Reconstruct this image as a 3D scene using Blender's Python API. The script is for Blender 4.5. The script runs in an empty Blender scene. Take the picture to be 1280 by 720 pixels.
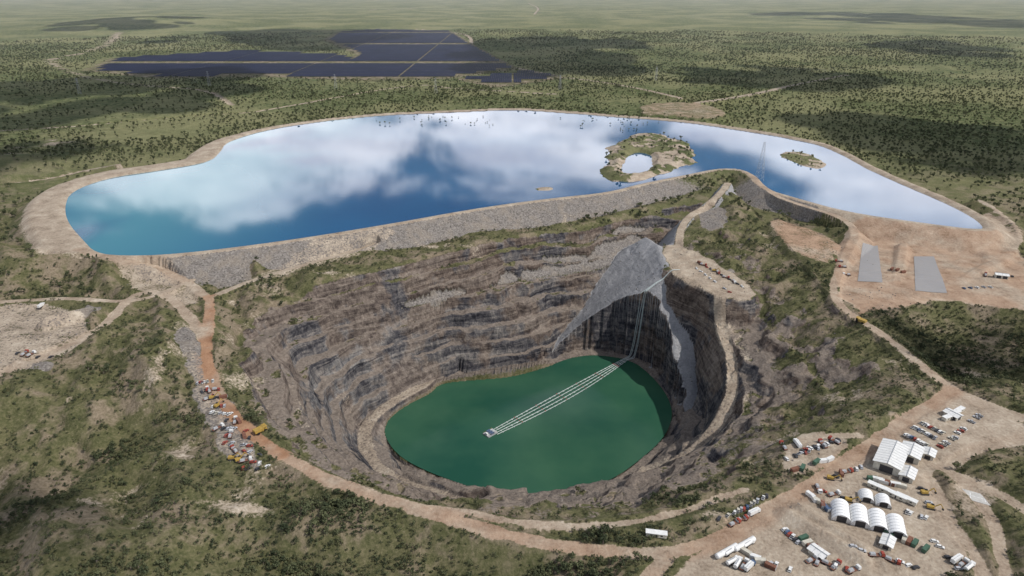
import bpy, bmesh, math, random, time
import numpy as np
from mathutils import Vector, Matrix
T0=time.time()
random.seed(5); rng=np.random.default_rng(7)
sc=bpy.context.scene
# ------------------------------------------------------------------ survey helper
# world: metres, z=0 pit rim, drone 300 m above origin looking north (+Y), 24 deg down
CAMZ=300.0; PIT=math.radians(24); CP,SP=math.cos(PIT),math.sin(PIT); FL=853.33
def G(u,v,z=0.0):
    t=(v-360)/FL; k=(z-CAMZ)/(-SP-t*CP)
    return ((u-640)/FL*k,(CP-t*SP)*k)
def GP(l,z=0.0): return [G(p[0],p[1],p[2] if len(p)>2 else z) for p in l]
def chaikin(p,n=2,closed=True):
    p=[np.array(q,float) for q in p]
    for _ in range(n):
        o=[]; m=len(p)
        if not closed: o.append(p[0])
        for i in range(m if closed else m-1):
            a,b=p[i],p[(i+1)%m]; o+= [a*.75+b*.25,a*.25+b*.75]
        if not closed: o.append(p[-1])
        p=o
    return [tuple(q) for q in p]
# ------------------------------------------------------------------ grid
def axis(lo,a,b,hi,step,g0,g1):
    core=list(np.arange(a,b,step)); l=[];x=a;s=step
    while x>lo: s*=g0; x-=s; l.append(x)
    r=[];x=core[-1];s=step
    while x<hi: s*=g1; x+=s; r.append(x)
    return np.array(l[::-1]+core+r,np.float64)
xs=axis(-40000,-420,480,40000,1.65,1.020,1.020)
ys=axis(-3000,290,920,60000,1.65,1.07,1.0125)
nx,ny=len(xs),len(ys)
X,Y=np.meshgrid(xs,ys)
def sl(x0,x1,y0,y1):
    return slice(max(0,np.searchsorted(ys,y0)),np.searchsorted(ys,y1)),slice(max(0,np.searchsorted(xs,x0)),np.searchsorted(xs,x1))
def pdist(p,closed,maxd,zs=None):
    D=np.full((ny,nx),float(maxd)); Z=np.zeros((ny,nx)) if zs is not None else None
    m=len(p)
    for i in range(m if closed else m-1):
        a=p[i];b=p[(i+1)%m]
        s=sl(min(a[0],b[0])-maxd,max(a[0],b[0])+maxd,min(a[1],b[1])-maxd,max(a[1],b[1])+maxd)
        x=X[s];y=Y[s]
        if x.size==0: continue
        dx,dy=b[0]-a[0],b[1]-a[1];L=dx*dx+dy*dy+1e-9
        t=np.clip(((x-a[0])*dx+(y-a[1])*dy)/L,0,1)
        d=np.sqrt((x-a[0]-t*dx)**2+(y-a[1]-t*dy)**2)
        Ds=D[s];k=d<Ds;Ds[k]=d[k]
        if zs is not None:
            Zs=Z[s];Zs[k]=(zs[i]+(zs[(i+1)%m]-zs[i])*t)[k]
    return (D,Z) if zs is not None else D
def inside(p):
    I=np.zeros((ny,nx),bool)
    px=[q[0] for q in p];m=len(p);x0,x1=min(px),max(px)
    for i in range(m):
        a=p[i];b=p[(i+1)%m]
        if a[1]==b[1]: continue
        s=sl(x0,x1,min(a[1],b[1]),max(a[1],b[1]))
        x=X[s];y=Y[s]
        if x.size==0: continue
        xi=a[0]+(y-a[1])/(b[1]-a[1])*(b[0]-a[0])
        I[s]^=(x<xi)
    return I
def sdist(p,maxd): # + outside
    D=pdist(p,True,maxd);I=inside(p);return np.where(I,-D,D)
def ss(a,b,x):
    t=np.clip((x-a)/(b-a),0,1);return t*t*(3-2*t)
TAB=np.random.default_rng(3).random(512*512).astype(np.float32)
def vn(x,y,seed):
    xf=np.floor(x);yf=np.floor(y);fx=(x-xf).astype(np.float32);fy=(y-yf).astype(np.float32);fx=fx*fx*(3-2*fx);fy=fy*fy*(3-2*fy)
    xi=xf.astype(np.int32)+seed*71;yi=yf.astype(np.int32)+seed*37
    a=xi&511;a1=(xi+1)&511;b=(yi&511)<<9;b1=((yi+1)&511)<<9
    return (TAB[a+b]*(1-fx)+TAB[a1+b]*fx)*(1-fy)+(TAB[a+b1]*(1-fx)+TAB[a1+b1]*fx)*fy
def fbm(x,y,sc_,oct=4,seed=1):
    r=0;a=1;t=0;f=1/sc_
    for o in range(oct):
        r=r+a*vn(x*f+o*17.3,y*f-o*9.1,seed+o);t+=a;a*=.5;f*=2.03
    return (r/t*2-1).astype(np.float64)
# ------------------------------------------------------------------ outlines
RES=chaikin(GP([(98,303),(78,280),(74,260),(82,240),(130,222),(200,212),(262,202),(272,185),(290,173),(340,160),(410,150),(480,143),(560,140),(640,136),(700,140),(790,147),(860,152),(930,163),(985,172),(1040,184),(1075,205),(1130,230),(1190,255),(1232,278),(1238,292),(1150,281),(1060,268),(995,250),(955,238),(938,216),(905,211),(850,222),(800,232),(760,243),(690,250),(600,262),(480,284),(350,305),(220,321),(150,323),(112,318)],18),2)
RIMP=[(292,400),(283,430),(290,470),(308,510),(345,552),(400,587),(470,612),(550,632),(620,645),(700,652),(780,648),(850,632),(910,605),(960,575),(1020,545),(1085,512),(1130,475),(1120,440),(1075,405),(1030,365),(990,320),(955,280),(930,250),(905,240),(870,250),(835,255),(780,268),(700,285),(620,298),(540,318),(470,336),(400,352),(340,370),(310,382)]
RIM=chaikin(GP(RIMP),2)
LZ=-128
LAKE=chaikin(GP([(478,540),(486,522),(510,505),(538,492),(548,480),(575,476),(605,474),(640,471),(680,460),(712,447),(745,443),(790,450),(815,470),(835,495),(842,520),(830,548),(800,575),(765,600),(720,615),(660,621),(620,619),(580,606),(530,588),(495,568)],LZ),2)
# ------------------------------------------------------------------ heights
Z=fbm(X,Y,420,5,3)*9+fbm(X,Y,60,4,9)*2.2
far=ss(1700,4000,Y)
Z=Z+far*(-8+fbm(X,Y,2500,4,5)*16)
def blob(u,v,rx,ry=None,z=0):
    x0,y0=G(u,v,z);ry=ry or rx
    return np.exp(-((X-x0)/rx)**2-((Y-y0)/ry)**2)
def bump(u,v,h,rx,ry=None,z=0):
    global Z
    Z=Z+h*blob(u,v,rx,ry,z)
bump(40,335,22,90,60);bump(130,352,16,35,35);bump(90,395,9,22,18);bump(200,460,16,28,60)
bump(60,560,-26,80,80);bump(150,690,16,50,30);bump(330,690,-16,60,30);bump(390,650,6,40,12);bump(180,30,60,700,900)
bump(1230,425,-30,80,80);bump(1160,440,-16,40,40)
bump(10,215,26,120,90);bump(1260,215,10,200,160);bump(1250,470,8,20,30)
bump(870,655,3,16,8)
near=ss(1200,600,Y)
rid=np.abs(fbm(X,Y,95,5,31))
Z=Z+near*(rid*-17+4.0)+near*ss(-130,-300,X)*(np.abs(fbm(X*.8+Y*.6,Y*.5-X*.3,75,5,37))*-36+9)
base=Z.copy()
# pit
d0=pdist(RIM,True,420);inR=inside(RIM)
d3=pdist(LAKE,True,420);inL=inside(LAKE)
t=d0/(d0+d3+1e-6)
wob=4*t*(1-t)
tt=np.clip(t+wob*(fbm(X,Y,75,5,21)*.20),0,1)
f=np.interp(tt,[0,.08,.9,.955,1],[0,.05,.955,.985,1.0])
zp=base*(1-ss(0,.3,t))+(LZ+.6)*f
RP=[(915,217,21),(905,238,17),(884,256,9),(858,272,2),(848,295,-3),(852,318,-8),(872,345,-18),(890,375,-29),(906,420,-42),(918,470,-55),(908,520,-72),(862,568,-95),(800,598,-114),(740,613,-124),(660,624,-126.5)]
rp=chaikin([(*G(*q),q[2]) for q in RP],2,False)
dr,zr=pdist([q[:2] for q in rp],False,260,[q[2] for q in rp])
rghr=fbm(X,Y,22,3,44)
dr=dr+rghr*2.2*ss(-20,-50,zr)
# east flank: terrain climbs from the haul ramp to the rim
EP=[q[:2] for q in rp]+GP([(660,652)]+RIMP[9:24])
inE=inside(EP)&inR&~inL
q2=dr/(dr+d0+1e-6)
zE=zr+(base*.3-zr)*np.clip(q2,0,1)**.85
bell=np.clip(4*q2*(1-q2),0,1)
zE=zE-np.abs(fbm(X,Y,42,5,41))*22*bell+5*bell
zp=np.where(inE&(dr<255),zE,zp)
hillside=np.where(inE&(zr>-105),ss(.22,.42,q2+rghr*.10),0)*np.where(zr<-80,.6,1)
dc=pdist(GP([(808,290,-2),(822,302,-5),(830,314,-8),(836,332,-11)]),False,220)
axx,ayy=G(832,308,-6)
cone=-8-dc*.80+fbm(X,Y,24,4,4)*2.0+fbm(X,Y,5,2,6)*.5
inP=inR&~inL
fanm=inP&(d3>11+fbm(X,Y,16,3,66)*8)&(cone>zp-4)&(X<axx+12)&(dc<170)&~inE
BH=16.0
big=fbm(X,Y,110,3,77)*12+X*.02
zz=zp+big+fbm(X,Y,26,4,78)*5
k=np.floor(zz/BH);fr=zz/BH-k
lo=.30+.28*vn(k*3.1+7,X/140.,91)
bz=BH*(k+ss(lo,lo+.36,fr))-big
slump=ss(.05,.45,fbm(X,Y,48,4,83))*.8
bz=bz*(1-slump)+zp*slump
bz=bz+fbm(X,Y,9,4,88)*2.6
bm=(1-hillside)*ss(.0,.10,t)*np.where(inE,.55,1)
zpit=zp*(1-bm)+bz*bm
zpit=zpit+hillside*fbm(X,Y,16,4,43)*2.5
zpit=np.where(fanm,np.maximum(cone,zpit-200),zpit)
bw=np.clip(7+fbm(X,Y,30,3,15)*20,0,18)
zpit=np.where((d3<bw),np.minimum(zpit,LZ+.3+d3*.32+fbm(X,Y,8,3,5)*1.2),zpit)
Z=np.where(inP,zpit,Z)
Z=np.where(inL,LZ-.2-np.minimum(d3*.4,12),Z)
# lower western ledge (old haul road) beside the lake
LP=[(690,448,-106),(640,460,-112),(585,468,-117),(535,480,-119),(495,498,-120),(462,524,-119),(452,550,-117),(470,585,-112),(520,612,-104),(590,632,-94)]
lp=chaikin([(*G(*q),q[2]) for q in LP],2,False)
dl_,zl_=pdist([q[:2] for q in lp],False,60,[q[2] for q in lp]);dl_=dl_+fbm(X,Y,20,3,45)*2.5
mm=(dl_<55)&inP
Z=np.where(mm,np.minimum(Z,zl_+np.maximum(0,dl_-6.5)*1.5+fbm(X,Y,12,4,46)*2),Z)
Z=np.where(mm&(dl_<30),np.maximum(Z,zl_-np.maximum(0,dl_-6.5)*1.1),Z)
w=5.2
rgh=fbm(X,Y,14,4,2)
up=zr+np.maximum(0,dr-w)*1.7+rgh*2.5*ss(w,w+12,dr)
fs_=np.interp(zr,[-30,-8],[2.4,1.3])
dn=zr-np.maximum(0,dr-w)*fs_+rgh*1.2*ss(w,w+8,dr)
m=(dr<89)&inR
Z=np.where(m,np.minimum(Z,np.where(dr<60,up,1e5)),Z)
fillm=m&~inL&(dr<np.interp(zr,[-30,-8],[20,32]))&(dn>Z)
Z=np.where(fillm,dn,Z)
SH=chaikin(GP([(828,306),(850,308),(880,318),(935,355),(945,372),(915,376),(870,358),(838,342)],-11),1)
s_=sdist(SH,30)+rgh*4;kk=ss(12,-1,s_)*(sdist(LAKE,30)>9);Z=Z+( -11-Z)*kk;shelf=ss(3,-1,s_)
# reservoir embankment
sr=sdist(RES,330)
sr=sr+fbm(X,Y,60,3,55)*4*ss(1000,1200,Y)
cw=8+26*ss(-470,-560,X)*ss(1500,1200,Y)
emb=21-np.maximum(0,sr-cw)/1.55
embm=(sr>0)&(sr<110)&(emb>Z-.2)
Z=np.where(embm,np.maximum(Z,np.minimum(emb,21)),Z)
Z=np.where((sr>0)&(sr<cw),21,Z)
Z=np.where(sr<=0,np.maximum(21+sr*.5,8),Z)
# islands
ISL=chaikin(GP([(746,212),(768,203),(755,192),(775,173),(800,166),(838,171),(866,182),(871,198),(850,213),(818,222),(795,230),(760,226)],18),2)
PND=chaikin(GP([(781,197),(800,189),(817,197),(814,211),(795,220),(776,217)],18),2)
IS2=chaikin(GP([(966,192),(990,188),(1010,192),(1034,203),(1028,211),(1005,209),(990,203)],18),2)
IS3=chaikin(GP([(668,235),(690,233),(692,238),(672,239)],18),1)
isl=np.full((ny,nx),99.)
for P,h in((ISL,6),(IS2,2.0),(IS3,1.0)):
    s_=sdist(P,60)+fbm(X,Y,40,5,12)*(18 if h>2.5 else 8 if h>1.5 else 3)
    isl=np.minimum(isl,s_)
    zi=18+h*ss(3,-22,s_)-ss(-1,6,s_)*12+fbm(X,Y,12,3,3)*.5
    Z=np.where((s_<20)&(sr<-2),np.maximum(Z,zi),Z)
s_=sdist(PND,60)+fbm(X,Y,20,3,13)*6;Z=np.where(s_<8,np.minimum(Z,np.interp(s_,[-6,0,8],[15,17.7,22])),Z)
# pads
PADS=[
 ([(850,700),(905,672),(960,640),(1030,600),(1090,552),(1165,497),(1205,488),(1255,512),(1280,530),(1290,560),(1225,560),(1180,585),(1160,600),(1205,650),(1215,735),(830,735)],0,1,0,0),
 ([(-40,385),(60,378),(110,400),(118,425),(60,455),(-40,485)],3,.6,.6,0),
 ([(235,440),(262,447),(285,505),(335,575),(315,592),(265,550),(243,500)],1,.45,.9,0),
 ([(215,410),(245,406),(258,440),(228,446)],3,0,1,0),
 ([(1048,292),(1120,285),(1230,300),(1300,330),(1300,385),(1230,382),(1180,372),(1130,385),(1075,392),(1040,365)],1,.85,.15,.45),
 ([(1185,300),(1240,305),(1262,330),(1215,345)],2,.2,.9,0),
 ([(1070,360),(1110,355),(1130,375),(1085,390)],1,.1,1,0),
 ([(1105,330),(1135,328),(1140,352),(1112,352)],1,.3,1,0),
 ([(1195,352),(1260,348),(1290,366),(1215,370)],1,.3,.9,0),
 ([(1225,262),(1262,280),(1275,310),(1240,330),(1225,300)],6,.9,.2,.1),
 ([(960,268),(1010,285),(1050,300),(1045,330),(1010,325),(975,300)],8,.6,.1,.6),
 ([(870,262),(905,258),(912,285),(880,290)],2,0,1,0),
 ([(800,128),(870,126),(915,140),(890,148),(830,143),(800,142)],14,.5,0,.4),
 ([(130,330),(195,338),(255,360),(245,385),(200,372),(150,355)],1,.6,.5,0),
 ([(385,318),(470,300),(500,303),(420,328),(330,350),(320,345)],2,.5,.2,0),
 ([(985,548),(1040,540),(1062,558),(1020,590),(985,595)],0,.9,.1,0),
 ([(1185,600),(1230,600),(1255,625),(1225,645),(1195,630)],0,.6,0,0)]
dirt=np.zeros((ny,nx));grey=np.zeros((ny,nx));red=np.zeros((ny,nx))
for P,z,a,b,c in PADS:
    P=chaikin(GP(P,z),1);s_=sdist(P,40)+fbm(X,Y,18,4,14)*7
    kk=ss(10,-3,s_)*ss(cw+1,cw+3,sr);Zt=np.maximum(z+(Z-z)*.18,np.where((sr>0)&(sr<100),emb,-999));Z=Z+(Zt-Z)*kk
    e=ss(2.5,-2.5,s_)*(sr>cw)
    dirt=np.maximum(dirt,a*e);grey=np.maximum(grey*(1-e*(a>.8)),b*e);red=np.maximum(red,c*e)
# roads
RD=[
 ([(262,372,2),(262,400,1),(256,440,0),(270,490,0),(300,530,0),(350,568,-1)],8.8,.9),
 ([(350,568,-1),(420,605,-1),(500,630,-1),(600,660,-1),(680,680,0),(760,690,0),(840,692,0),(905,672,0),(960,638,0),(1040,590,0),(1110,540,0),(1190,488,0)],8.8,.45),
 ([(1192,490,0),(1150,455,0),(1100,415,1),(1055,388,2),(1040,365,3),(1046,345,4),(1060,312,8),(1072,292,14),(1055,272,21),(1000,256,21),(960,241,21),(938,212,21),(912,208,21)],8,.2),
 ([(1190,488,0),(1240,510,0),(1300,530,0)],14,.1),
 ([(100,312,21),(150,327,20),(190,332,10),(232,350,3),(262,374,2)],9,.2),
 ([(-60,492,2),(0,468,2),(70,440,3),(130,410,4),(165,368,5),(200,364,4),(235,392,2),(256,425,0)],9,.1),
 ([(262,372,2),(310,352,2),(390,328,3),(470,306,4)],7,.0),
 ([(500,633,-1),(590,640,-1),(650,655,-1),(740,660,-1),(840,645,-1),(930,612,0)],4.5,.1),
 ([(1110,540,0),(1190,590,0),(1240,640,0),(1262,735,0)],7,.1),
 ([(1190,592,0),(1240,612,0),(1300,650,0)],7,.1),
 ([(1165,600,0),(1185,650,0),(1225,700,0),(1230,735,0)],6,.1),
 ([(1185,585,0),(1225,560,0),(1300,545,0)],6,.1),
 ([(840,692,0),(800,735,0)],9,.3),
 ([(930,668,0),(960,735,0)],6,.0),
 ([(960,638,0),(1000,690,0),(1090,735,0)],6,.0),
 ([(985,560,0),(1020,545,0),(1075,545,0)],5,.0),
 ([(1180,372,0),(1215,340,3),(1262,320,6),(1280,290,8),(1240,258,10),(1225,250,12)],7,.1),
 ([(1075,392,0),(1120,360,1),(1125,330,4),(1130,305,6)],6,.5),
 ([(1180,375,0),(1230,372,1),(1310,395,0)],6,.3),
 ([(1060,340,3),(1130,345,2),(1200,350,2),(1300,345,4)],5,.0),
 ([(870,128,14),(930,120,8),(1000,104,0),(1060,94,-4)],16,.0),
 ([(700,95,-4),(640,84,-6),(606,76,-8),(588,62,-8),(590,45,-8),(560,40,-8),(520,37,-8)],22,.0),
 ([(700,95,-4),(790,108,0),(850,122,10)],14,0),
 ([(150,205,21),(110,212,8),(60,225,4),(-30,235,2)],8,0),
 ([(60,75,0),(85,90,0),(150,105,0),(260,112,0),(290,132,0)],14,0),
 ([(-20,165,0),(100,158,0),(220,150,0),(320,140,0)],9,0),
 ([(150,40,0),(130,60,0),(60,75,0)],20,0),
 ([(320,140,0),(420,122,0),(520,105,0),(560,110,0),(700,118,0)],11,0),
 ([(240,350,3),(190,372,5),(150,378,6),(90,372,8),(20,376,5),(-40,380,4)],6,.1),
 ([(668,18,-8),(675,10,-8),(660,4,-8)],25,0),([(470,12,-8),(455,14,-8),(520,10,-8)],40,0),
]
roadm=np.zeros((ny,nx))
for P,wd,rr in RD:
    q=chaikin([(*G(*p),p[2]) for p in P],2,False)
    mx=60 if wd<12 else 70
    d,z=pdist([p[:2] for p in q],False,mx,[p[2] for p in q])
    h=wd/2
    m=(d<mx-1)&(sr>1)
    e=np.maximum(0,d-h-1)
    m2=m&~(inR&(d>h+3))&~((sr>0)&(sr<cw+45)&(d>h+2))
    Z=np.where(m2,np.clip(Z,z-e*.65,z+e*.9),Z)
    r=ss(h+1.6,h-.8,d+fbm(X,Y,12,3,19)*1.8)*(sr>-2)
    roadm=np.maximum(roadm,r);red=np.maximum(red,ss(h+8,h,d)*rr)
rampm=ss(6.8,4.8,dr+rgh*1.5)*inR*np.interp(zr,[-80,-40],[.55,1])
roadm=np.maximum(roadm,rampm*.9)
dirt=np.maximum(dirt,shelf*.75)
def ridge(u0,v0,u1,v1,h,wd,z=0):
    global Z,grey
    d=pdist([G(u0,v0,z),G(u1,v1,z)],False,30)
    Z=np.where(d<wd,np.maximum(Z,z+h*np.clip(1-d/wd,0,1)*1.3),Z)
    grey=np.maximum(grey,ss(wd,wd-2,d))
ridge(985,645,1075,700,4,9);ridge(1000,640,1080,690,4,8)
ridge(60,405,115,392,6,10,6);ridge(20,455,60,462,3,6,3)
for _ in range(34):
    u0,v0=random.choice([(1000,650),(1100,700),(1240,330),(1100,320),(60,420),(1040,575),(285,520),(910,345),(1160,340)]);u0+=random.uniform(-45,45);v0+=random.uniform(-14,14)
    z_=-11 if u0>850 and u0<960 and v0<370 else 0
    x0,y0=G(u0,v0,z_);d=np.hypot(X-x0,Y-y0);hh=random.uniform(1,2.6);Z=Z+hh*np.clip(1-d/(hh*2.0),0,1)
    if random.random()<.6: grey=np.maximum(grey,(d<hh*2.2)*1.0)
Z=np.where(roadm>.9,Z+fbm(X,Y,5,2,8)*.08,Z)
gx=np.gradient(Z,xs,axis=1);gy=np.gradient(Z,ys,axis=0);SL=np.hypot(gx,gy)
# ------------------------------------------------------------------ masks
crest=((sr>-12)&(sr<cw+1)).astype(float)
dirt=np.maximum(dirt,np.maximum(roadm,crest*np.where(Y>1000,.85,.95)))
beach=ss(cw+22,cw,sr)*ss(-440,-520,X)*ss(1900,1600,Y)*(sr>0)
dirt=np.maximum(dirt,beach*.95)
embg=(embm&(sr>cw))*ss(-560,-470,X)*ss(1000,1100,2100-Y)
embg=np.where(X>420,embg*.35,embg); dirt=np.maximum(dirt,np.where(X>420,(embm&(sr>cw))*.8,0))
rkn=fbm(X,Y,26,5,61);rk2=fbm(X,Y,9,3,62)
rock=np.where(inP,ss(.015,.06,t+rkn*.05),0)*1.0
hveg=hillside*ss(-.34,.02,rkn+rk2*.4)*(1-ss(1.0,1.6,SL))
topveg=ss(-30,-8,Z+rkn*26+rk2*8)*ss(1.3,.7,SL)*inP
benchveg=ss(.05,.30,rk2+rkn*.5)*ss(.55,.25,SL)*ss(-100,-50,Z)*inP*.85
vegp=np.maximum.reduce([hveg*.9,topveg*.9,benchveg])
fan=fanm&(Z<=cone+1.5)
grey=np.maximum(grey,embg)
fanc=np.where(fan|(fillm&(zr>-9)&(dr>w)),1.,0.)*(1-shelf)*ss(1.9,1.2,SL)
grey=np.maximum(grey,fanc)
rock=rock*(1-vegp)
rock=np.where(embm|(np.abs(sr)<=cw),0,rock)
dirt=np.where(fanc>.5,0,dirt)
rub=np.where(inP,ss(34,8,dr)*ss(-20,-40,zr)*ss(-.4,.2,rkn)*ss(1.6,.9,SL),0)
rub=np.maximum(rub,np.where(inP,ss(11,6,dl_)*ss(1.1,.6,SL),0))
dirt=np.maximum(dirt,rub*.6)
greyon=np.clip(grey*(1-roadm),0,1)
dirt=np.maximum(dirt,(isl<2)*ss(-.20,.10,rkn+rk2*.5-ss(2,-8,isl)*.25+.2)*.9*(sr<0))
soil=np.zeros((ny,nx))
for a in((205,470,14,45),(230,560,18,22),(300,630,40,10),(1240,450,18,30),(5,200,60,60),(965,300,26,40),(1105,450,30,22),(330,395,20,25),(560,308,60,8),(400,345,50,8),(1150,330,60,40),(180,600,30,14),(880,650,40,8),(640,655,80,6),(60,180,90,90),(1120,520,20,10),(80,500,20,10),(100,620,25,8),(40,640,40,10),(310,455,12,25),(360,562,25,8),(450,605,40,6),(560,635,40,5),(1000,530,25,15),(1060,480,20,20),(950,560,20,10),(720,275,90,12)):
    soil=np.maximum(soil,blob(*a))
soil=np.maximum(soil,.75*near*ss(.22,.42,rid)*ss(-100,-200,X))
soil=soil*ss(-.35,.3,rkn+rk2*.5)
dirt=np.maximum(dirt,soil*.62*(~inL)*(sr>cw))
bare=np.maximum.reduce([dirt,greyon,rock])
tree=(1-bare)*(sr>cw+2)
isv=(isl<-6)&(Z>18.8)&(rkn<.1)
forest=ss(800,1400,Y)*(1-bare)
# solar farm footprint
SOL=[[(425,40),(470,37),(560,39),(590,58),(640,86),(560,97),(470,100),(430,80),(452,68),(410,50)],
     [(112,88),(145,73),(300,64),(420,69),(470,84),(470,100),(330,95),(200,97)],
     [(580,99),(660,90),(700,97),(620,108)]]
solm=np.zeros((ny,nx),bool);SOLW=[]
for P in SOL:
    q=GP(P,-6);SOLW.append(q);s_=sdist(q,120);solm|=(s_<28);kk=ss(120,20,s_);Z=Z+(-6-Z)*kk
dirt=np.where(solm,.36,dirt);tree=np.where(solm,0,tree);forest=np.where(solm,0,forest)
tree=np.where((X<-430)&(Y<900)&(Y>700),tree*.6,tree)
cl=fbm(X,Y,38,4,72);cl3=fbm(X,Y,220,3,73)
clump=np.clip(.18+ss(-.05,.35,cl+.35*cl3)*.85,0,1)
clump=clump*ss(.75,.35,SL)+.12+.25*ss(.03,.0,rid)
dens=tree*np.clip(clump+.8*blob(1220,430,110,110)+.5*blob(380,640,60,25),0.03,1)
dens=np.where(Y>1000,tree*np.clip(.55+.9*fbm(X,Y,150,4,71)+.75*fbm(X,Y,900,3,75)+.5*blob(1180,190,350,300)+.4*blob(100,190,250,120),.05,1),dens)
dens=np.where(inR,dens*vegp*.9,dens)
dens=np.where(isv,.28,dens)
print('fields',time.time()-T0)
def samp(A,x,y):
    x=np.atleast_1d(x);y=np.atleast_1d(y)
    i=np.clip(np.searchsorted(xs,x)-1,0,nx-2);j=np.clip(np.searchsorted(ys,y)-1,0,ny-2)
    fx=np.clip((x-xs[i])/(xs[i+1]-xs[i]),0,1);fy=np.clip((y-ys[j])/(ys[j+1]-ys[j]),0,1)
    return (A[j,i]*(1-fx)+A[j,i+1]*fx)*(1-fy)+(A[j+1,i]*(1-fx)+A[j+1,i+1]*fx)*fy
def hz(x,y): return float(samp(Z,x,y)[0])
# ------------------------------------------------------------------ node helpers
class N:
    def __init__(s,name):
        s.m=bpy.data.materials.new(name);s.m.use_nodes=True;s.t=s.m.node_tree;s.t.nodes.clear()
        s.out=s.t.nodes.new('ShaderNodeOutputMaterial')
    def a(s,ty,ins=None,**pr):
        n=s.t.nodes.new(ty)
        for k_,v in pr.items(): setattr(n,k_,v)
        for k_,v in (ins or {}).items():
            so=n.inputs[k_]
            if isinstance(v,bpy.types.NodeSocket): s.t.links.new(v,so)
            else: so.default_value=v
        return n
    def noise(s,vec,scale,det=4,rough=.55,dist=0):
        return s.a('ShaderNodeTexNoise',{'Vector':vec,'Scale':scale,'Detail':det,'Roughness':rough,'Distortion':dist}).outputs['Fac']
    def math(s,op,a,b=0.0,c=0.0,cl=False):
        n=s.a('ShaderNodeMath',{0:a,1:b,2:c},operation=op);n.use_clamp=cl;return n.outputs[0]
    def ramp(s,fac,st):
        n=s.a('ShaderNodeValToRGB',{'Fac':fac});e=n.color_ramp.elements
        while len(e)<len(st): e.new(.5)
        for i,(p,c) in enumerate(st):
            e[i].position=p;e[i].color=(*c,1) if len(c)==3 else c
        return n.outputs['Color']
    def mix(s,f,a,b,bt='MIX'):
        n=s.a('ShaderNodeMix',data_type='RGBA',blend_type=bt);n.clamp_factor=True
        for i,v in((0,f),(6,a),(7,b)):
            if isinstance(v,bpy.types.NodeSocket): s.t.links.new(v,n.inputs[i])
            else: n.inputs[i].default_value=(*v,1) if isinstance(v,tuple) and len(v)==3 else v
        return n.outputs[2]
    def sst(s,x,a,b):
        n=s.a('ShaderNodeMapRange',{'Value':x,'From Min':a,'From Max':b},interpolation_type='SMOOTHSTEP');return n.outputs[0]
    def fin(s,col,rough=.9,spec=.15,normal=None,**k_):
        ins={'Base Color':col if isinstance(col,bpy.types.NodeSocket) else (*col,1),'Roughness':rough,'Specular IOR Level':spec}
        if normal is not None: ins['Normal']=normal
        ins.update(k_)
        b=s.a('ShaderNodeBsdfPrincipled',ins);s.t.links.new(b.outputs[0],s.out.inputs[0]);return s.m
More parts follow.
